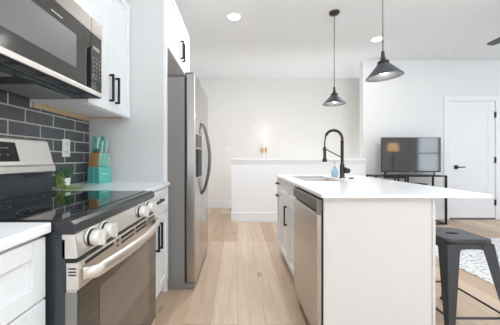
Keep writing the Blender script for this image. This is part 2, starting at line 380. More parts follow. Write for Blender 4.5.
# ------------------------------------------------------------------ range
t = thing('range', 'stainless steel electric range with black glass cooktop and bowed oven handle', 'stove', (-0.86, 1.18, 0))
bm = bmesh.new(); bx(bm, KX, -0.535, RY0+0.004, RY1-0.004, 0.03, 0.884)
bx(bm, -0.56, -0.528, RY0+0.001, RY0+0.004, 0.06, 0.86)
for x in (-1.18, -0.62):
    for y in (RY0+0.05, RY1-0.05): bx(bm, x-0.02, x+0.02, y-0.02, y+0.02, 0, 0.03)
obj('body', bm, BODYB, t, bev=0.003)
# cooktop: frame with a bullnose front, glass set in
bm = bmesh.new()
prism(bm, [(-1.11, 0.884), (-0.56, 0.884), (-0.555, 0.875), (-0.503, 0.875), (-0.496, 0.884), (-0.499, 0.905), (-0.512, 0.9145), (-1.11, 0.9145)], 'y', RY0, RY1)
ck = obj('cooktop', bm, FRAMEB, t, bev=0.002)
obj('glass', box(-1.10, -0.548, RY0+0.012, RY1-0.012, 0.912, 0.9175), GLASSB, ck)
for x, y, q in ((-0.69, 0.98, 0.105), (-0.69, 0.98, 0.065), (-0.69, 1.38, 0.085), (-0.95, 0.98, 0.075), (-0.95, 1.38, 0.10), (-0.95, 1.38, 0.062), (-0.98, 1.18, 0.05)):
    bm = bmesh.new(); lathe(bm, [(q, 0.9174), (q+0.0018, 0.9174), (q+0.0018, 0.9178), (q, 0.9178), (q, 0.9174)], 48, c=(x, y, 0)); obj('burner_ring', bm, DARKGREY, ck)
# back guard
bm = bmesh.new(); prism(bm, [(KX, 0.914), (-1.105, 0.914), (-1.105, 1.032), (KX, 1.032)], 'y', RY0+0.003, RY1-0.003)
bg_ = obj('back_guard', bm, BODYB, t, bev=0.002)
bm = bmesh.new(); prism(bm, [(KX, 1.03), (-1.09, 1.03), (-1.086, 1.036), (-1.088, 1.064), (-1.098, 1.074), (-1.134, 1.205), (-1.145, 1.215), (KX, 1.217)], 'y', RY0, RY1)
obj('steel_panel', bm, STEELH, bg_, bev=0.003)
def guard_pt(z): return -1.098 - 0.036*(z-1.074)/0.131
bm = bmesh.new(); prism(bm, [(guard_pt(1.092)+0.001, 1.092), (guard_pt(1.188)+0.001, 1.188), (guard_pt(1.188)-0.01, 1.188), (guard_pt(1.092)-0.01, 1.092)], 'y', 1.0, 1.325)
dp = obj('display', bm, DISPG, bg_)
for y, z, wd in ((1.05, 1.155, 0.02), (1.08, 1.155, 0.012), (1.10, 1.155, 0.016), (1.235, 1.158, 0.014), (1.255, 1.158, 0.022), (1.22, 1.125, 0.01), (1.26, 1.125, 0.01)):
    bm = bmesh.new(); prism(bm, [(guard_pt(z)+0.002, z-0.002), (guard_pt(z+0.004)+0.002, z+0.003), (guard_pt(z), z+0.003), (guard_pt(z), z-0.002)], 'y', y, y+wd); obj('display_mark', bm, PRINTD, dp)
obj('vent_slot', (lambda b: (bx(b, -1.1055, -1.101, 1.35, 1.50, 1.008, 1.022), b)[1])(bmesh.new()), BLKP, bg_)
# control panel
bm = bmesh.new(); prism(bm, [(-0.54, 0.800), (-0.494, 0.800), (-0.491, 0.806), (-0.502, 0.874), (-0.54, 0.874)], 'y', RY0+0.001, RY1-0.001)
cp = obj('control_panel', bm, STEELH, t, bev=0.002)
bm = bmesh.new(); bx(bm, -0.55, -0.505, RY0+0.004, RY1-0.004, 0.786, 0.802); obj('gap_trim', bm, BLKP, t)
bm = bmesh.new(); lathe(bm, [(0, 0), (0.033, 0), (0.033, 0.003), (0.026, 0.005), (0.025, 0.014), (0.024, 0.030), (0.021, 0.034), (0, 0.034)], 28, axis='x', mi=0)
bx(bm, 0.012, 0.050, -0.0075, 0.0075, -0.026, 0.026, 0)
kn0 = obj('knob', bm, KNOBW, t, bev=0.0015, local=True)
rg = bmesh.new(); lathe(rg, [(0.0245, 0.004), (0.029, 0.004), (0.029, 0.011), (0.0245, 0.011), (0.0245, 0.004)], 28, axis='x')
obj('dial_ring', rg, BLKP, kn0, local=True)
for i, y in enumerate((0.885, 0.972, 1.315, 1.435)):
    k = kn0 if i == 0 else copy_tree(kn0, t)
    k.location = (-0.4985+0.86, y-1.18, 0.842)
# oven door
bm = bmesh.new(); bx(bm, -0.53, -0.490, RY0+0.004, RY1-0.004, 0.70, 0.786); bx(bm, -0.53, -0.494, RY0+0.004, RY1-0.004, 0.165, 0.70)
dd = obj('oven_door', bm, STEELH, t, bev=0.003)
obj('door_edge', box(-0.529, -0.493, RY0+0.0015, RY0+0.006, 0.17, 0.695), FSIDE, dd)
obj('door_glass', box(-0.4955, -0.489, RY0+0.004, RY1-0.004, 0.166, 0.702), OVENG, dd, bev=0.001)
obj('oven_window', box(-0.489, -0.4882, 0.925, 1.437, 0.27, 0.655), OVENW, dd)
bm = bmesh.new()
for a, b in ((0.84, 1.03), (1.06, 1.075), (1.10, 1.235), (1.255, 1.40), (1.43, 1.53)): bx(bm, -0.4935, -0.4892, a, b, 0.768, 0.779)
for a, b in ((1.06, 1.075), (1.10, 1.235), (1.255, 1.40)): bx(bm, -0.4935, -0.4892, a, b, 0.749, 0.757)
for z in (0.768, 0.758, 0.748): bx(bm, -0.52, -0.497, RY0+0.003, RY0+0.0045, z-0.002, z+0.002)
obj('vent_slot', bm, BLKP, dd)
bm = bmesh.new(); pts = []
for k in range(25):
    q = k/24; y = 0.825 + q*(1.537-0.825); e = min(q, 1-q)
    x = -0.489 + 0.028*min(1, e/0.04)**0.6 + 0.033*math.sin(PI*q)
    pts.append((x, y, 0.742))
tube(bm, pts, 0.011, 14, ry=0.0215)
obj('handle', bm, STEELH, dd)
dw_ = obj('drawer', box(-0.53, -0.492, RY0+0.004, RY1-0.004, 0.045, 0.155), STEELH, t, bev=0.003)

# ------------------------------------------------------------------ microwave
t = thing('microwave', 'stainless over-the-range microwave with dark window, hung under the upper cabinet', 'microwave', (-1.03, 1.18, 1.467))
MX = -0.811
obj('body', box(XL+0.003, MX-0.03, RY0, RY1, 1.474, 1.884), STEELD, t, bev=0.002)
YS = 1.449
bm = bmesh.new()
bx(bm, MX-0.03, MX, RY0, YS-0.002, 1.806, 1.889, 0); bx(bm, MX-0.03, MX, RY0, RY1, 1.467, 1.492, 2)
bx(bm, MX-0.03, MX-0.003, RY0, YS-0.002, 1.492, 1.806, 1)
dd = obj('door', bm, [STEELM, MWG, STEELH], t, bev=0.0015)  # top strip takes the shaded steel copy, bottom strip the brighter one
obj('window', box(MX-0.004, MX-0.002, RY0+0.06, 1.318, 1.563, 1.729), MWW, dd)
bm = bmesh.new()
for k, wd in enumerate((0.007, 0.006, 0.004, 0.007, 0.004, 0.007, 0.007, 0.004, 0.006, 0.006)):
    y = 1.142 + k*0.0075; bx(bm, MX-0.004, MX-0.0022, y, y+wd*0.85, 1.754, 1.760)
obj('logo', bm, LIGHTTXT, dd)
bm = bmesh.new(); prism(bm, [(1.405, 1.50), (YS-0.002, 1.50), (YS-0.002, 1.728), (1.413, 1.70)], 'x', MX-0.0035, MX-0.0015)
obj('handle_pocket', bm, DEEP, dd)
bm = bmesh.new(); bx(bm, MX-0.012, MX-0.001, 1.400, 1.405, 1.50, 1.70); obj('handle', bm, STEELD, dd, bev=0.002)
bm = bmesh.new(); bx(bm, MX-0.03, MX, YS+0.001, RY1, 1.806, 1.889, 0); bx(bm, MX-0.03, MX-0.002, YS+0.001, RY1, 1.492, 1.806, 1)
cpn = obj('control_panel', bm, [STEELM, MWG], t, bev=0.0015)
bm = bmesh.new()
for r in range(6):
    for c in range(3):
        y = 1.468 + c*0.031; z = 1.675 - r*0.024; bx(bm, MX-0.003, MX-0.0012, y, y+0.013, z-0.003, z+0.003)
obj('button', bm, PRINTD, cpn)
bm = bmesh.new(); bx(bm, MX-0.003, MX-0.0012, 1.468, 1.535, 1.722, 1.742); obj('clock', bm, PRINTD, cpn)
bm = bmesh.new(); bx(bm, MX-0.003, MX-0.001, 1.452, 1.555, 1.540, 1.556)
obj('button_bar', bm, BLKP, cpn)
# underside
un = obj('underside', box(XL+0.006, MX-0.004, RY0+0.004, RY1-0.004, 1.462, 1.474), BLKP, t)
for a, b in ((0.84, 1.12), (1.24, 1.52)): obj('grease_filter', box(-1.20, -0.965, a, b, 1.456, 1.463), FILTER, un, bev=0.002)
obj('lamp_lens', box(-0.935, -0.895, 0.86, 1.50, 1.457, 1.463), TEALDARK, un)
bm = bmesh.new()
for k in range(5): bx(bm, -0.88, -0.83, 0.84+k*0.145, 0.95+k*0.145, 1.458, 1.463)
tube(bm, [(-0.855, 0.84+0.01*k, 1.455-0.004*math.sin(k*0.35)**2) for k in range(66)], 0.003, 6)
obj('vent_grille', bm, DARKGREY, un)

# ------------------------------------------------------------------ upper cabinets
UX = -0.895
t = thing('wall_cabinet', 'white upper cabinet with two tall shaker doors, right of the microwave', 'cabinet', (-1.07, 1.87, 1.444))
bm = bmesh.new(); bx(bm, XL, UX-0.021, RY1+0.003, YP-0.002, 1.45, 2.37); bx(bm, UX-0.04, UX-0.021, RY1+0.003, YP-0.002, 1.435, 1.45)
bx(bm, XL+0.03, UX-0.04, RY1+0.003, RY1+0.02, 1.435, 1.45)
obj('body', bm, CAB, t, bev=0.0015)
for a, b, hy in ((RY1+0.006, 1.869, 1.828), (1.873, YP-0.006, 1.914)):
    d = obj('door', shaker(a, b, 1.44, 2.366, UX, 1), CAB, t, bev=0.0015)
    obj('handle', pull(UX, 1, hy, 1.60, 0.19), BLK, d, bev=0.001)
bm = bmesh.new(); bx(bm, XL, XL+0.016, RY1+0.02, YP-0.002, 1.416, 1.452); bx(bm, XL+0.016, UX-0.06, YP-0.016, YP-0.003, 1.438, 1.452)
obj('hanging_rail', bm, WOODRAW, t)
t = thing('wall_cabinet', 'white upper cabinet directly above the microwave', 'cabinet', (-1.07, 1.18, 1.89))
bm = bmesh.new(); bx(bm, XL, UX-0.021, RY0, RY1, 1.892, 2.37); obj('body', bm, CAB, t, bev=0.0015)
for a, b, hy in ((RY0+0.003, 1.179, 1.145), (1.183, RY1-0.003, 1.217)):
    d = obj('door', shaker(a, b, 1.896, 2.366, UX, 1), CAB, t, bev=0.0015)
    obj('handle', pull(UX, 1, hy, 2.03, 0.16), BLK, d, bev=0.001)

# tall panel, fridge cabinet
PX = -0.592
t = thing('tall_panel', 'tall white panel standing between countertop and refrigerator', 'panel', (-0.9, 2.19, 0))
obj('board', box(XL, PX-0.028, YP, YP+0.022, 0, 2.585), PANELW, t, bev=0.001)
bm = bmesh.new(); bx(bm, PX-0.028, PX, YP-0.004, YP+0.022, 0, 2.585); obj('edge_strip', bm, TRIM, t, bev=0.002)
t = thing('wall_cabinet', 'white two door cabinet above the refrigerator', 'cabinet', (-0.9, 2.67, 2.05))
bm = bmesh.new(); bx(bm, XL, PX-0.02, YP+0.023, 3.17, 2.055, 2.585); obj('body', bm, PANELW, t, bev=0.0015)
for a, b, hy in ((YP+0.026, 2.748, 2.712), (2.752, 3.167, 2.790)):
    d = obj('door', shaker(a, b, 2.05, 2.582, PX, 1), CAB, t, bev=0.0015)
    obj('handle', pull(PX, 1, hy, 2.23, 0.19), BLK, d, bev=0.001)
tag(obj('end_panel', box(XL, PX, 3.175, 3.195, 0, 2.585), PANELW, bev=0.001), 'white end panel on the far side of the refrigerator', 'panel')

# ------------------------------------------------------------------ refrigerator
t = thing('refrigerator', 'stainless side by side refrigerator with grey sides and curved handles', 'refrigerator', (-0.8, 2.68, 0))
GY0, GY1 = 2.208, 3.15
bm = bmesh.new(); bx(bm, -1.20, -0.452, GY0, GY1, 0.004, 1.795); obj('body', bm, FSIDE, t, bev=0.004)
obj('gasket', box(-0.452, -0.434, GY0+0.008, GY1-0.008, 0.06, 1.80), BLKP, t)
def fdoor(y0, y1):
    bm = bmesh.new(); n = 10; poly = [(-0.434, y0+0.001), ]
    for k in range(n+1):
        q = k/n; yy = y0 + 0.001 + (y1-y0-0.002)*q; cx = -0.362 + 0.0075*math.sin(PI*q)
        poly.append((cx, yy))
    poly.append((-0.434, y1-0.001))
    prism(bm, poly, 'z', 0.058, 1.824); return bm
YM = 2.615
d1 = obj('door', fdoor(GY0, YM-0.003), STEELF, t, bev=0.006)
d2 = obj('door', fdoor(YM+0.003, GY1), STEELF, t, bev=0.006)
for d, y in ((d1, YM-0.05), (d2, YM+0.055)):
    bm = bmesh.new(); pts = []
    for k in range(31):
        q = k/30; z = 0.76 + q*0.70; pts.append((-0.358 + 0.075*math.sin(PI*q)**0.75, y, z))
    tube(bm, pts, 0.010, 12, ry=0.013, up=(0, 1, 0)); obj('handle', bm, STEELD, d)
bm = bmesh.new(); bx(bm, -0.372, -0.3485, 2.30, 2.53, 0.93, 1.33)
ds = obj('dispenser', bm, STEELH, d1, bev=0.004)
obj('cavity', box(-0.36, -0.3478, 2.28, 2.515, 0.945, 1.19), BLKP, ds)
obj('dispenser_screen', box(-0.36, -0.3478, 2.28, 2.515, 1.205, 1.318), STEELD, ds)
for y in (GY0+0.05, GY1-0.05):
    bm = bmesh.new(); bx(bm, -0.62, -0.436, y-0.045, y+0.04, 1.795, 1.818); bx(bm, -0.45, -0.375, y-0.04, y+0.02, 1.822, 1.838)
    obj('hinge_cover', bm, STEELD, t, bev=0.006)
bm = bmesh.new(); bx(bm, -0.452, -0.37, GY0+0.003, GY1-0.003, 0.008, 0.05); obj('kick_grille', bm, FSIDE, t, bev=0.004)
for y in (GY0+0.06, GY1-0.06):
    for x in (-1.1, -0.5):
        bm = bmesh.new(); lathe(bm, [(0, 0), (0.02, 0), (0.02, 0.014), (0, 0.014)], 16, c=(x, y, 0)); obj('foot', bm, BLKP, t)

# ------------------------------------------------------------------ island
IX = 0.462; IXR = 1.079; IY0 = 1.43; IY1 = 3.09; DWY = 2.052
t = thing('kitchen_island', 'plain white end panel of the kitchen island facing the camera', 'panel', (0.8, 1.5, 0))
bm = bmesh.new(); bx(bm, 0.492, IXR-0.018, IY0+0.004, IY0+0.014, 0, 0.893); obj('end_board', bm, ISLW, t, bev=0.001)
obj('corner_stile', box(0.468, 0.491, IY0, IY0+0.014, 0, 0.893), ISLW, t, bev=0.002)
obj('corner_post', box(IXR-0.017, IXR, IY0, IY0+0.02, 0, 0.893), ISLW, t, bev=0.002)
tag(obj('island_back_panel', box(IXR-0.017, IXR, IY0+0.022, IY1, 0, 0.893), ISLW, bev=0.001), 'white back panel of the island on the stool side', 'panel')
def island_unit(label, y0, y1, fronts, handles):
    t = thing('base_cabinet', label, 'cabinet', ((IX+IXR)/2, (y0+y1)/2, 0), group='island base cabinets')
    bm = bmesh.new()
    bx(bm, IX+0.02, IX+0.036, y0, y1, 0.115, 0.893); bx(bm, IX+0.036, 1.06, y0, y0+0.016, 0.115, 0.893); bx(bm, IX+0.036, 1.06, y1-0.016, y1, 0.115, 0.893)
    bx(bm, IX+0.036, 1.06, y0+0.016, y1-0.016, 0.115, 0.131); bx(bm, IX+0.075, 1.06, y0, y1, 0, 0.115)
    obj('body', bm, CAB, t, bev=0.001)
    for (kind, z0, z1, fr), h in zip(fronts, handles):
        d = obj(kind, shaker(y0+0.003, y1-0.003, z0, z1, IX, -1, fr), CAB, t, bev=0.0015)
        if h: obj('handle', pull(IX, -1, *h), BLK, d, bev=0.001)
    return t
FR = [('drawer', 0.728, 0.882, 0.045), ('door', 0.12, 0.722, 0.057)]
island_unit('white island cabinet next to the dishwasher, one door under a drawer front', DWY+0.004, 2.435, FR, [None, None])
island_unit('white island cabinet in the middle, its door with a black vertical pull', 2.437, 2.865, FR, [None, (2.475, 0.565, 0.185)])
island_unit('narrow white island cabinet farthest from the camera, with black horizontal pulls', 2.867, IY1, [('drawer', 0.728, 0.882, 0.035), ('door', 0.12, 0.722, 0.045)],
            [(2.98, 0.825, 0.12, False), (2.98, 0.69, 0.12, False)])
# dishwasher
t = thing('dishwasher', 'stainless steel dishwasher built into the near end of the island', 'dishwasher', (0.75, 1.75, 0))
D0, D1 = 1.452, 2.05; DX = 0.434
obj('tub', box(0.48, 1.05, D0, D1, 0.02, 0.87), BLKP, t)
obj('side_gap', box(0.470, 0.50, D0-0.006, D0, 0.0, 0.885), BLKP, t)
dd = obj('door', box(DX+0.003, 0.466, D0, D1, 0.09, 0.795), STEEL, t, bev=0.004)
obj('handle_recess', box(DX+0.018, 0.466, D0+0.012, D1-0.012, 0.795, 0.818), BLKP, dd)
obj('handle_lip', box(DX+0.002, DX+0.008, D0, D1, 0.785, 0.802), STEELH, dd, bev=0.002)
bm = bmesh.new(); bx(bm, DX, 0.470, D0, D1, 0.817, 0.880); bx(bm, DX+0.001, 0.466, D0, D0+0.012, 0.79, 0.82); obj('control_strip', bm, STEELM, t, bev=0.003)
obj('top_edge', box(DX+0.012, 0.48, D0+0.01, D1-0.005, 0.880, 0.886), BLKP, t)
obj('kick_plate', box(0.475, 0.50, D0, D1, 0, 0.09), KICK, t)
# countertop with sink cut-out
TX0, TX1, TY0, TY1, TZ0, TZ1 = 0.450, 1.366, 1.405, 3.14, 0.894, 0.914
SX0, SX1, SY0, SY1 = 0.578, 0.945, 2.25, 2.96
bm = bmesh.new()
def ring(z): return [[bm.verts.new((x, y, z)) for x, y in ((a, c), (b, c), (b, d), (a, d))] for a, b, c, d in ((TX0, TX1, TY0, TY1), (SX0, SX1, SY0, SY1))]
(o1, i1), (o0, i0) = ring(TZ1), ring(TZ0)
for k in range(4):
    j = (k+1) % 4
    bm.faces.new((o1[k], o1[j], i1[j], i1[k])); bm.faces.new((o0[k], i0[k], i0[j], o0[j]))
    bm.faces.new((o1[k], o0[k], o0[j], o1[j])); bm.faces.new((i1[k], i1[j], i0[j], i0[k]))
tag(obj('countertop', bm, QUARTZ, bev=0.002), 'white quartz island countertop holding the sink, overhanging the stool', 'countertop')
# sink basin
t = thing('sink', 'undermount rectangular steel sink sunk in the island countertop', 'sink', ((SX0+SX1)/2, (SY0+SY1)/2, 0.70))
bm = bmesh.new(); th = 0.004; zb = 0.70
bx(bm, SX0-0.01, SX1+0.01, SY0-0.01, SY1+0.01, zb-th, zb)
bx(bm, SX0-0.01, SX0-0.002, SY0-0.01, SY1+0.01, zb, TZ0-0.001); bx(bm, SX1+0.002, SX1+0.01, SY0-0.01, SY1+0.01, zb, TZ0-0.001)
bx(bm, SX0-0.002, SX1+0.002, SY0-0.01, SY0-0.002, zb, TZ0-0.001); bx(bm, SX0-0.002, SX1+0.002, SY1+0.002, SY1+0.01, zb, TZ0-0.001)
obj('basin', bm, SINKM, t)
bm = bmesh.new(); lathe(bm, [(0, 0.0005), (0.03, 0.0005), (0.042, 0.003), (0.045, 0.001), (0.045, 0)], 24, c=((SX0+SX1)/2, (SY0+SY1)/2, zb)); obj('drain', bm, STEELD, t)

# faucet
t = thing('faucet', 'dark gunmetal spring faucet arching over the island sink', 'faucet', (1.042, 2.62, 0.914))
bm = bmesh.new(); lathe(bm, [(0, 0), (0.03, 0), (0.03, 0.006), (0.023, 0.010), (0.023, 0.125), (0.019, 0.135), (0.0155, 0.14), (0.0155, 0.355), (0.018, 0.358), (0.018, 0.368), (0, 0.368)], 24)
obj('column', bm, GUN, t, local=True)
bm = bmesh.new(); lathe(bm, [(0, 0), (0.02, 0), (0.026, 0.006), (0.026, 0.048), (0.02, 0.056), (0, 0.056)], 20, c=(0.018, 0, 0.070), axis='x')
lev = obj('valve', bm, GUN, t, local=True)
bm = bmesh.new(); tube(bm, [(0.055, 0, 0.08), (0.03, -0.03, 0.1), (-0.045, -0.06, 0.105)], [0.007, 0.006, 0.004]); obj('lever', bm, GUN, lev, local=True)
# arc path of the spring
arc = []
ax, r_ = -0.085, 0.085
for k in range(8): arc.append((0, 0, 0.36+0.03*k/7))
for k in range(1, 24):
    a = PI*0.86*k/23; arc.append((ax + r_*math.cos(a), 0, 0.39 + r_*math.sin(a)))
bm = bmesh.new(); tube(bm, arc, 0.0085, 10); sp = obj('spout_hose', bm, GUN, t, local=True)
# helical spring round it
bm = bmesh.new(); P = [Vector(p) for p in arc]; tot = 0; cum = [0]
for a, b in zip(P, P[1:]): tot += (b-a).length; cum.append(tot)
hel = []; turns = 34; n = turns*8
for i in range(n+1):
    s_ = tot*i/n; k = max(j for j in range(len(cum)) if cum[j] <= s_+1e-9); k = min(k, len(P)-2)
    f = (s_-cum[k])/max(1e-9, cum[k+1]-cum[k]); p = P[k].lerp(P[k+1], f); tg = (P[k+1]-P[k]).normalized()
    nn = tg.cross(Vector((0, 1, 0))).normalized(); ang = 2*PI*turns*i/n
    hel.append(p + nn*0.0125*math.cos(ang) + Vector((0, 1, 0))*0.0125*math.sin(ang))
tube(bm, hel, 0.0028, 5); obj('spring', bm, GUN, sp, local=True)
e = arc[-1]
bm = bmesh.new(); tube(bm, [(e[0]+0.014, 0, e[2]+0.014), e, (-0.170, 0, e[2]-0.035), (-0.175, 0, 0.355), (-0.175, 0, 0.30)], [0.013, 0.011, 0.007, 0.007, 0.007], 10); obj('thin_hose', bm, GUN, t, local=True)
bm = bmesh.new(); lathe(bm, [(0, 0.31), (0.011, 0.31), (0.014, 0.30), (0.015, 0.20), (0.024, 0.175), (0.024, 0.16), (0, 0.158)], 20, c=(-0.175, 0, 0)); obj('spray_head', bm, GUN, t, local=True)
bm = bmesh.new(); tube(bm, [(0, 0, 0.205), (-0.03, 0, 0.215), (-0.16, 0, 0.283)], 0.0055, 8)
lathe(bm, [(0.016, 0.275), (0.02, 0.275), (0.02, 0.295), (0.016, 0.295), (0.016, 0.275)], 16, c=(-0.175, 0, 0)); obj('support_arm', bm, GUN, t, local=True)
# soap bottle, air switch
t = thing('soap_bottle', 'pale blue soap pump bottle beside the faucet', 'bottle', (1.017, 2.755, 0.914))
bm = bmesh.new(); lathe(bm, [(0, 0), (0.03, 0), (0.034, 0.006), (0.037, 0.045), (0.034, 0.075), (0.022, 0.09), (0.013, 0.095), (0, 0.095)], 24); obj('bottle', bm, SOAP, t, local=True)
bm = bmesh.new(); lathe(bm, [(0, 0.095), (0.015, 0.095), (0.015, 0.113), (0.006, 0.115), (0.006, 0.15), (0.012, 0.152), (0.012, 0.163), (0, 0.165)], 16); tube(bm, [(0, 0, 0.158), (-0.02, -0.02, 0.158), (-0.03, -0.03, 0.152)], 0.004, 8); obj('pump', bm, CLEARP, t, local=True)
bm = bmesh.new(); lathe(bm, [(0, 0), (0.024, 0), (0.024, 0.006), (0.015, 0.009), (0.013, 0.011), (0, 0.011)], 24, c=(1.085, 2.51, 0.914))
tag(obj('disposal_switch', bm, GUN), 'small dark round button set in the island countertop right of the faucet', 'switch')

# ------------------------------------------------------------------ knife block and knives
RZ = math.atan2(-0.43, 0.90)
KB = (-1.062, 2.0, 0.914)
t = thing('knife_block', 'teal knife block with bamboo side and white logo on the counter', 'knife block', KB, RZ)
bm = bmesh.new(); prism(bm, [(0.004, 0), (0.0, 0.128), (-0.13, 0.128), (-0.135, 0)], 'y', 0, 0.105); bk = obj('base', bm, TEAL, t, bev=0.002, local=True)
bm = bmesh.new(); prism(bm, [(-0.034, 0.128), (-0.012, 0.238), (-0.104, 0.238), (-0.128, 0.128)], 'y', 0.003, 0.102); obj('slotted_top', bm, BAMBOO, t, bev=0.002, local=True)
bm = bmesh.new(); prism(bm, [(-0.058, 0.0), (-0.050, 0.0), (-0.056, 0.126), (-0.062, 0.126)], 'y', -0.001, 0.001); obj('seam', bm, TEALH, bk, local=True)
bm = bmesh.new(); yy = 0.030
for k, (wd, hh) in enumerate(((0.007, 0.010), (0.005, 0.006), (0.004, 0.007), (0.006, 0.006), (0.005, 0.007), (0.006, 0.008))):
    bx(bm, 0.0005, 0.003, yy, yy+wd, 0.070, 0.070+hh); yy += wd+0.0015
obj('logo', bm, LOGOW, bk, local=True)
Rz = Matrix.Rotation(RZ, 3, 'Z')
def kpos(x, y, z): return Vector(KB) + Rz @ Vector((x, y, z))
def handle_mesh(ln, wx, wy, lean):
    bm = bmesh.new(); n = 8; pts = []
    rr = []
    for k in range(n+1):
        q = k/n; pts.append((-lean*ln*q - 0.006*q*q, 0, ln*q)); rr.append(wx*(1.0-0.18*math.sin(PI*min(1, q*1.25))+ (0.1 if q > 0.8 else 0)))
    tube(bm, pts, rr, 10, ry=wy, up=(0, 1, 0)); return bm
ordn = ['first', 'second', 'third', 'fourth', 'fifth', 'sixth']
for k in range(6):
    y = 0.012 + k*0.0165
    t = thing('steak_knife', '%s of six thin teal steak knife handles counted from the bamboo side, front of block' % ordn[k], 'knife', kpos(-0.015, y, 0.1285), RZ, 'steak knives in the block')
    obj('handle', handle_mesh(0.105, 0.0055, 0.0062, -0.20), TEALH, t, local=True)
    bm = bmesh.new(); bx(bm, -0.004, 0.004, -0.0045, 0.0045, -0.0005, 0.004); obj('bolster', bm, STEELD, t, local=True)
bigs = [(-0.078, 0.022, 0.115, TEALH, 'pale teal knife handle standing nearest the bamboo side of the block, front row'),
        (-0.066, 0.052, 0.092, TEALH, 'short pale teal knife handle in the middle of the front row'),
        (-0.065, 0.088, 0.098, TEALH, 'pale teal knife handle at the right end of the front row, beside the tall panel'),
        (-0.105, 0.012, 0.130, TEALH2, 'deeper teal knife handle at the back left of the block, the tallest one'),
        (-0.105, 0.046, 0.112, TEALH2, 'deeper teal knife handle in the middle of the back row'),
        (-0.105, 0.084, 0.132, TEALH2, 'deeper teal knife handle at the back right of the block')]
for x, y, ln, m_, lb in bigs:
    x += 0.022; ztop = 0.238
    t = thing('kitchen_knife', lb, 'knife', kpos(x, y, ztop+0.0005), RZ, 'large knives in the block')
    obj('handle', handle_mesh(ln, 0.0125, 0.0098, -0.20), m_, t, local=True)
    bm = bmesh.new(); bx(bm, -0.010, 0.010, -0.005, 0.005, -0.0005, 0.008); obj('bolster', bm, m_, t, local=True)
p = kpos(-0.040, 0.009, 0.2385)
t = thing('kitchen_scissors', 'black scissor handles sticking out of the bamboo part of the knife block', 'scissors', p, RZ)
bm = bmesh.new()
for s in (-1, 1):
    tube(bm, [(s*0.013 + 0.011*math.cos(a), 0.0, 0.014+0.013*math.sin(a)) for a in [2*PI*k/14 for k in range(15)]], 0.0032, 6, up=(0, 1, 0), caps=False)
obj('handle', bm, BLKP, t, local=True)

# ------------------------------------------------------------------ plants by the backsplash
t = thing('potted_succulent', 'small spiky green succulent in a square white pot by the backsplash', 'plant', (-1.17, 1.76, 0.914))
bm = bmesh.new(); a, b = 0.024, 0.029
vs0 = [bm.verts.new((x*a, y*a, 0)) for x, y in ((-1,-1),(1,-1),(1,1),(-1,1))]; vs1 = [bm.verts.new((x*b, y*b, 0.062)) for x, y in ((-1,-1),(1,-1),(1,1),(-1,1))]
vi1 = [bm.verts.new((x*(b-0.004), y*(b-0.004), 0.062)) for x, y in ((-1,-1),(1,-1),(1,1),(-1,1))]; vi0 = [bm.verts.new((x*(b-0.005), y*(b-0.005), 0.05)) for x, y in ((-1,-1),(1,-1),(1,1),(-1,1))]
bm.faces.new(vs0[::-1]); bm.faces.new(vi0)
for A, B in ((vs0, vs1), (vs1, vi1), (vi1, vi0)):
    for k in range(4): bm.faces.new((A[k], A[(k+1) % 4], B[(k+1) % 4], B[k]))
obj('pot', bm, POT, t, bev=0.002, local=True)
obj('soil', box(-0.0235, 0.0235, -0.0235, 0.0235, 0.0495, 0.056), SOIL, t, local=True)
bm = bmesh.new(); rnd = random.Random(3)
for k in range(26):
    a = k*2.399; tilt = 0.25 + 0.95*(k/26); ln = 0.078 + 0.016*rnd.random()
    if math.cos(a) < -0.3: ln *= 0.62
    pts = []; rr = []
    for j in range(7):
        q = j/6; out = ln*q*math.sin(tilt)*(1-0.15*q); up = ln*q*math.cos(tilt)+0.010*q*q
        pts.append((0.006*math.cos(a)+out*math.cos(a), 0.006*math.sin(a)+out*math.sin(a), 0.055+up)); rr.append(max(0.0008, 0.0088*(1-q)**0.7*(0.7+0.6*q)))
    tube(bm, pts, rr, 6, ry=None)
obj('leaves', bm, LEAF, t, local=True)
t = thing('trailing_plant', 'trailing string-of-pearls plant heaped by the corner of the range', 'plant', (-1.12, 1.63, 0.914))
rnd = random.Random(11); beads = bmesh.new(); stem = bmesh.new()
def strand(pts):
    tube(stem, pts, 0.0012, 5)
    P = [Vector(p) for p in pts]
    for a, b in zip(P, P[1:]):
        n = max(1, int((b-a).length/0.0075))
        for k in range(n):
            c = a.lerp(b, (k+rnd.random()*0.6)/n) + Vector((rnd.uniform(-1, 1), rnd.uniform(-1, 1), rnd.uniform(-0.6, 1)))*0.009
            r = rnd.uniform(0.0036, 0.0066); c.z = max(c.z, r+0.0005); c.x = max(c.x, -0.105)
            bmesh.ops.create_icosphere(beads, subdivisions=1, radius=r, matrix=Matrix.Translation(c))
for k in range(13):   # heap
    a = rnd.uniform(0, 2*PI); h = rnd.uniform(0.055, 0.105); rx = rnd.uniform(0.01, 0.03)
    x0, y0 = rnd.uniform(-0.02, 0.015), rnd.uniform(-0.01, 0.03)
    strand([(x0, y0, 0.02), (x0*0.6, y0*0.6+0.005, h*0.7), (x0+rx*0.5*math.cos(a), y0+rx*0.5*math.sin(a), h), (x0+rx*1.1*math.cos(a), max(-0.035, y0+rx*1.1*math.sin(a)), h*0.5), (x0+rx*1.3*math.cos(a), max(-0.04, y0+rx*1.3*math.sin(a)), 0.012)])
for k in range(9):    # strands lying along the counter
    y0 = rnd.uniform(-0.035, 0.035)
    ln = rnd.uniform(0.06, 0.165); strand([(0.0, y0*0.5, 0.03), (0.03, y0, 0.018), (ln*0.6, y0+rnd.uniform(-0.01, 0.01), 0.010), (ln, max(-0.04, y0+rnd.uniform(-0.02, 0.02)), 0.007)])
for f in beads.faces: f.smooth = True
obj('stem', stem, LEAF, t, local=True); obj('leaves', beads, PEARL, t, local=True, normals=False)

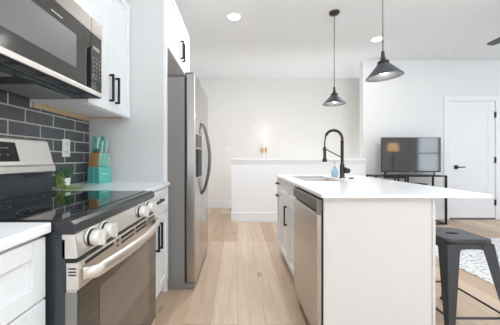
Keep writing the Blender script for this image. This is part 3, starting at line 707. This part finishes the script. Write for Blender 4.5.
# outlet on the tiles
t = thing('wall_outlet', 'white wall outlet plate on the dark tile backsplash', 'outlet', (XL+0.0056, 1.885, 1.183))
obj('plate', box(0, 0.006, -0.042, 0.042, -0.064, 0.064), WPLAST, t, bev=0.003, local=True)
for z in (-0.03, 0.03):
    s_ = obj('socket', box(0.004, 0.008, -0.017, 0.017, z-0.021, z+0.021), WPLAST, t, bev=0.003, local=True)
    bm = bmesh.new()
    for y in (-0.007, 0.007): bx(bm, 0.0078, 0.0084, y-0.0018, y+0.0018, z-0.008, z+0.008)
    obj('slot', bm, DKSLOT, s_, local=True)
# double switch plate on the stairwell wall
t = thing('light_switch', 'faint white double switch plate on the far wall left of the sconce', 'switch', (-0.20, YB, 1.30))
obj('plate', box(-0.085, 0.085, -0.007, 0, -0.06, 0.06), WPLAST, t, bev=0.003, local=True)
for x in (-0.04, 0.04): obj('rocker', box(x-0.018, x+0.018, -0.012, -0.006, -0.034, 0.034), WPLAST, t, bev=0.002, local=True)

# ------------------------------------------------------------------ wall sconce
t = thing('wall_sconce', 'slim glowing tube wall lamp with brass bracket above the half wall', 'lamp', (0.575, YB, 1.30))
bm = bmesh.new(); tube(bm, [(0, -0.09, -0.17), (0, -0.09, 0.44)], 0.006, 12); obj('glass_tube', bm, TUBE, t, local=True)
bm = bmesh.new(); bx(bm, -0.058, -0.018, -0.11, 0, -0.05, 0.04); bx(bm, 0.018, 0.058, -0.11, 0, -0.05, 0.04); bx(bm, -0.018, 0.018, -0.085, 0, -0.04, 0.03); obj('bracket', bm, BRASS, t, bev=0.003, local=True)
for z in (1.45, 1.66):
    l = bpy.data.lights.new('sconce_light', 'POINT'); l.energy = 0.28; l.color = (1, 0.92, 0.82); l.shadow_soft_size = 0.05
    lo = bpy.data.objects.new('sconce_light', l); C.objects.link(lo); lo.location = (0, -0.2, z-1.20); lo.parent = t

# ------------------------------------------------------------------ pendants
def pendant(loc, zb, rot, label):
    """loc on ceiling, zb = height of the shade rim"""
    t = thing('pendant_lamp', label, 'lamp', (loc[0], loc[1], H), 0, 'cone pendant lamps over the island')
    top = zb + 0.154 - H
    bm = bmesh.new(); lathe(bm, [(0, 0), (0.062, 0), (0.062, -0.016), (0.054, -0.026), (0.012, -0.030), (0.008, -0.045), (0, -0.045)], 28); obj('canopy', bm, BRONZE, t, local=True)
    bm = bmesh.new(); tube(bm, [(0, 0, -0.04), (0, 0, top+0.05)], 0.0065, 10); obj('rod', bm, CORD, t, local=True)
    bm = bmesh.new(); lathe(bm, [(0, 0.055), (0.011, 0.055), (0.014, 0.04), (0.014, 0.01), (0.009, 0.004), (0, 0.004)], 16, c=(0, 0, top)); obj('swivel', bm, GUN, t, local=True)
    R = Matrix.Rotation(rot, 4, 'Y')
    def place(o): o.location = (0, 0, top); o.rotation_euler = (0, rot, 0)
    bm = bmesh.new(); lathe(bm, [(0, 0.008), (0.018, 0.008), (0.020, 0.0), (0.020, -0.022), (0.042, -0.026), (0.044, -0.042), (0, -0.042)], 24); o = obj('socket_cap', bm, GUN, t, local=True); place(o)
    prof = [(0.030, -0.034), (0.038, -0.042), (0.132, -0.144), (0.138, -0.149), (0.138, -0.154), (0.133, -0.154), (0.130, -0.148), (0.036, -0.047), (0.030, -0.038), (0.030, -0.034)]
    bm = bmesh.new(); lathe(bm, prof, 48); o = obj('shade', bm, SHADEM, t, local=True); place(o)
    bm = bmesh.new(); lathe(bm, [(0, -0.045), (0.013, -0.045), (0.014, -0.065), (0.026, -0.09), (0.028, -0.108), (0.020, -0.127), (0, -0.135)], 20); o = obj('bulb', bm, BULB, t, local=True); place(o)
    l = bpy.data.lights.new('pendant_light', 'POINT'); l.energy = 4; l.color = (1, 0.97, 0.93); l.shadow_soft_size = 0.03
    lo = bpy.data.objects.new('pendant_light', l); C.objects.link(lo); lo.parent = t; lo.location = (0, 0, top-0.165)
pendant((1.18, 3.21), 1.772, 0.0, 'grey cone pendant lamp hanging farther away, its ceiling canopy in view')
pendant((1.172, 2.12), 1.765, -0.08, 'tilted grey cone pendant lamp hanging nearer, right of the other pendant')

# recessed lights, vent
def downlight(x, y, label, power):
    t = thing('recessed_light', label, 'ceiling light', (x, y, H), 0, 'recessed ceiling lights')
    bm = bmesh.new(); lathe(bm, [(0.075, 0), (0.095, 0), (0.094, -0.005), (0.078, -0.009), (0.075, -0.004), (0.075, 0)], 36); obj('trim_ring', bm, WPLAST, t, local=True)
    bm = bmesh.new(); lathe(bm, [(0, -0.006), (0.076, -0.006), (0.076, -0.001), (0, -0.001)], 36); obj('lens', bm, LED, t, local=True)
    l = bpy.data.lights.new('downlight', 'AREA'); l.shape = 'DISK'; l.size = 0.15; l.energy = power; l.color = (1, 0.985, 0.97)
    lo = bpy.data.objects.new('downlight', l); C.objects.link(lo); lo.parent = t; lo.location = (0, 0, -0.012)
downlight(-0.05, 3.31, 'round recessed ceiling light left of the pendants', 24)
downlight(2.085, 3.93, 'round recessed ceiling light behind the rod of the nearer pendant', 6)
for x_, y_, lb_ in ((-0.05, 1.3, 'added unseen recessed light above the aisle between range and island'), (2.085, 1.7, 'added unseen recessed light above the counter stool'), (4.6, 2.2, 'added unseen recessed light over the rug')): downlight(x_, y_, lb_, {1.3: 2, 1.7: 5}.get(y_, 9))  # out-of-view lights added to brighten aisle, stool and rug
t = thing('ceiling_vent', 'small pale slotted vent in the ceiling above the television', 'vent', (3.62, 4.55, H))
obj('frame', box(-0.085, 0.085, -0.055, 0.055, -0.008, 0), WPLAST, t, bev=0.002, local=True)
for k in range(4): obj('slat', box(-0.075, 0.075, -0.040+k*0.021, -0.030+k*0.021, -0.012, -0.007), WPLAST, t, local=True)

# ceiling fan
t = thing('ceiling_fan', 'dark ceiling fan, one blade tip reaching into the upper right corner', 'ceiling fan', (3.31, 2.72, 0))
bm = bmesh.new(); lathe(bm, [(0, H), (0.07, H), (0.06, H-0.05), (0.014, H-0.07), (0.014, 2.68), (0, 2.68)], 24); obj('downrod', bm, GUN, t, local=True)
bm = bmesh.new(); lathe(bm, [(0, 2.69), (0.05, 2.69), (0.11, 2.66), (0.12, 2.62), (0.10, 2.57), (0.05, 2.55), (0, 2.55)], 28); obj('motor', bm, GUN, t, local=True)
for k in range(3):
    a = PI/2 + k*2*PI/3
    bm = bmesh.new(); prism(bm, [(0.10, -0.05), (0.2, -0.065), (0.68, -0.062), (0.735, -0.05), (0.735, 0.03), (0.70, 0.055), (0.2, 0.065), (0.10, 0.05)], 'z', 2.60, 2.61)
    bmesh.ops.rotate(bm, verts=bm.verts, cent=(0, 0, 2.605), matrix=Matrix.Rotation(0.12, 3, 'X'))
    bmesh.ops.rotate(bm, verts=bm.verts, cent=(0, 0, 0), matrix=Matrix.Rotation(a, 3, 'Z'))
    obj('blade', bm, STOOLM, t, bev=0.002, local=True)

# ------------------------------------------------------------------ television and console
t = thing('console_table', 'thin black metal console table under the television', 'table', (2.9, 4.55, 0))
QX0, QX1, QY0, QY1, QZ = 2.30, 3.50, 4.38, 4.70, 0.822
q = 0.0125
bm = bmesh.new(); bx(bm, QX0, QX1, QY0, QY1, QZ-0.022, QZ); obj('tabletop', bm, BLK, t, bev=0.002)
for x in (QX0+q, QX1-q):
    for y in (QY0+q, QY1-q): obj('leg', box(x-q, x+q, y-q, y+q, 0, QZ-0.022), BLK, t)
obj('foot_rail', box(QX1-2*q, QX1, QY0+2*q, QY1-2*q, 0, 0.022), BLK, t)
obj('foot_rail', box(QX0, QX0+2*q, QY0+2*q, QY1-2*q, 0, 0.022), BLK, t)
bm = bmesh.new(); bx(bm, QX0+2*q, QX1-2*q, QY0+0.001, QY1-0.001, 0.445, 0.463); obj('shelf', bm, BLK, t)
obj('low_rail', box(3.0, QX1-2*q, QY0, QY0+2*q, 0.0, 0.022), BLK, t)
bm = bmesh.new(); bx(bm, 2.46, 2.83, QY0+0.02, QY0+0.04, 0.775, 0.80); bx(bm, 2.63, 2.652, QY0+0.02, QY0+0.04, 0.463, 0.775); bx(bm, 2.808, 2.83, QY0+0.02, QY0+0.04, 0.463, 0.775); obj('cross_frame', bm, BLK, t)
bm = bmesh.new(); bx(bm, 2.85, 3.19, QY0+0.02, QY1-0.02, 0.665, 0.682); bx(bm, 2.85, 2.87, QY0+0.02, QY0+0.04, 0.682, 0.80); bx(bm, 2.85, 2.87, QY0+0.02, QY0+0.04, 0.463, 0.665); bx(bm, 2.85, 2.87, QY1-0.04, QY1-0.02, 0.463, 0.80); obj('middle_shelf', bm, BLK, t)
t = thing('television', 'flat screen television standing on the black console table', 'television', (2.975, 4.52, QZ))
VX0, VX1, VZ0, VZ1, VY = 2.47, 3.485, 0.872, 1.470, 4.50
obj('casing', box(VX0, VX1, VY, VY+0.03, VZ0, VZ1), TVLEG, t, bev=0.003)
obj('back_box', box(VX0+0.15, VX1-0.15, VY+0.03, VY+0.07, VZ0+0.03, VZ1-0.2), TVLEG, t, bev=0.01)
obj('screen', box(VX0+0.009, VX1-0.009, VY-0.002, VY+0.004, VZ0+0.02, VZ1-0.009), SCREEN, t)
obj('logo', box(2.955, 3.005, VY-0.0015, VY+0.001, VZ0+0.006, VZ0+0.014), LIGHTTXT, t)
for x in (VX0+0.065, VX1-0.105):
    bm = bmesh.new()
    for sx, sy in ((-1, -1), (1, 1)):
        tube(bm, [(x, VY+0.015, VZ0+0.02), (x+sx*0.006, VY+0.015, VZ0-0.004), (x+sx*0.058, VY+0.015+sy*0.085, QZ+0.0078)], 0.0078, 8)
    obj('leg', bm, TVLEG, t)

# ------------------------------------------------------------------ stool
SC = (1.422, 1.742)
t = thing('counter_stool', 'dark metal backless counter stool under the island overhang', 'stool', (SC[0], SC[1], 0))
sz = 0.612; hs = 0.150
def rrect(h, r, n=6):
    out = []
    for cx, cy, a0 in ((h-r, h-r, 0), (-h+r, h-r, PI/2), (-h+r, -h+r, PI), (h-r, -h+r, 1.5*PI)):
        for k in range(n+1): a = a0 + PI/2*k/n; out.append((cx+r*math.cos(a), cy+r*math.sin(a)))
    return out
bm = bmesh.new(); N_ = 28
hole = [bm.verts.new((0.042*math.cos(2*PI*k/N_), 0.019*math.sin(2*PI*k/N_), sz-0.001)) for k in range(N_)]
holeb = [bm.verts.new((v.co.x, v.co.y, sz-0.012)) for v in hole]
prev = hole
angs = [2*PI*k/N_ for k in range(N_)]
def sq(h, z, p=9):
    vs = []
    for a in angs:
        c, s = math.cos(a), math.sin(a); d = (abs(c)**p+abs(s)**p)**(1/p); vs.append(bm.verts.new((h*c/d, h*s/d, z)))
    return vs
for h, z in ((0.09, sz-0.0005), (hs-0.012, sz), (hs-0.002, sz-0.003), (hs, sz-0.010), (hs, sz-0.028), (hs-0.004, sz-0.030), (hs-0.004, sz-0.012)):
    cur = sq(h, z)
    for k in range(N_): f = bm.faces.new((prev[k], prev[(k+1) % N_], cur[(k+1) % N_], cur[k])); f.smooth = z < sz-0.002
    prev = cur
for k in range(N_): bm.faces.new((hole[k], holeb[k], holeb[(k+1) % N_], hole[(k+1) % N_]))
obj('seat', bm, STOOLM, t, local=True)
# skirt: lower apron set in, with arched lower edge
for dx, dy in ((0, -1), (0, 1), (-1, 0), (1, 0)):
    bm = bmesh.new(); n = 14; top = []; bot = []
    for k in range(n+1):
        q = -1 + 2*k/n; a = q*(hs-0.012); zl = 0.545 - 0.03*abs(q)**3 + 0.008
        top.append(a); bot.append(zl)
    for off in (0.0, 0.004): pass
    e_ = hs-0.008
    def P(a, z, o):
        e2 = e_ + o + (sz-0.03-z)*0.18
        return (a, dy*e2, z) if dx == 0 else (dx*e2, a, z)
    for o in (0.0, -0.003):
        A = [bm.verts.new(P(a, sz-0.028, o)) for a in top]; B = [bm.verts.new(P(a, z, o)) for a, z in zip(top, bot)]
        for k in range(n): bm.faces.new((A[k], A[k+1], B[k+1], B[k]))
    obj('apron', bm, STOOLM, t, local=True)
feet = {}
for sx in (-1, 1):
    for sy in (-1, 1):
        bm = bmesh.new()
        tx, ty = sx*(hs-0.004), sy*(hs-0.004); fx, fy_ = sx*0.205, sy*(0.235 if sy < 0 else 0.325)
        rings = []; n = 10
        for k in range(n+1):
            q = k/n; z = (sz-0.03)*(1-q); wd = 0.080*(1-q)+0.026*q; cx = tx+(fx-tx)*q; cy = ty+(fy_-ty)*q; c = 0.010
            if q > 0.999: z = 0.0
            th_ = 0.006
            pr = [(0, -wd), (0, -c), (-c*0.3, -c*0.3), (-c, 0), (-wd, 0), (-wd, -th_), (-c-th_*0.6, -th_), (-th_, -c-th_*0.6), (-th_, -wd)]
            rings.append([bm.verts.new((cx + sx*a, cy + sy*b, z)) for a, b in pr])
        m_ = len(rings[0])
        for A, B in zip(rings, rings[1:]):
            for k in range(m_): bm.faces.new((A[k], A[(k+1) % m_], B[(k+1) % m_], B[k]))
        bm.faces.new(rings[0]); bm.faces.new(rings[-1][::-1])
        lg = obj('leg', bm, STOOLM, t, local=True)
        bm = bmesh.new(); bx(bm, fx-sx*0.036, fx+sx*0.001, fy_-sy*0.036, fy_+sy*0.001, 0, 0.018); obj('foot_cap', bm, BLKP, lg, local=True, bev=0.002)
        zb_ = 0.165; q = 1-zb_/(sz-0.03); feet[sx, sy] = (tx+(fx-tx)*q - sx*0.012, ty+(fy_-ty)*q - sy*0.012, zb_)
for a, b in (((-1,-1),(1,-1)), ((-1,1),(1,1)), ((-1,-1),(-1,1)), ((1,-1),(1,1))):
    bm = bmesh.new(); tube(bm, [feet[a], feet[b]], 0.007, 8); obj('stretcher', bm, STOOLM, t, local=True)

# ------------------------------------------------------------------ rug
bm = bmesh.new(); bx(bm, 2.235, 5.2, 1.4, 3.62, 0.0, 0.010)
tag(obj('area_rug', bm, RUG, bev=0.004), 'white woven rug with dark speckles on the oak floor behind the stool', 'rug')

# floor lamp whose reflection shows in the television screen
t = thing('floor_lamp', 'lit floor lamp on the living room side, seen mirrored in the television screen', 'lamp', (5.38, -0.1, 0))
bm = bmesh.new(); lathe(bm, [(0, 0), (0.15, 0), (0.15, 0.015), (0.02, 0.03), (0, 0.03)], 24); obj('base', bm, BLK, t, local=True)
bm = bmesh.new(); tube(bm, [(0, 0, 0.03), (0, 0, 1.56)], 0.016, 10); obj('pole', bm, BLK, t, local=True)
bm = bmesh.new(); lathe(bm, [(0.18, 1.36), (0.15, 1.64), (0.148, 1.64), (0.178, 1.36), (0.18, 1.36)], 28); obj('lamp_shade', bm, LAMPSH, t, local=True)
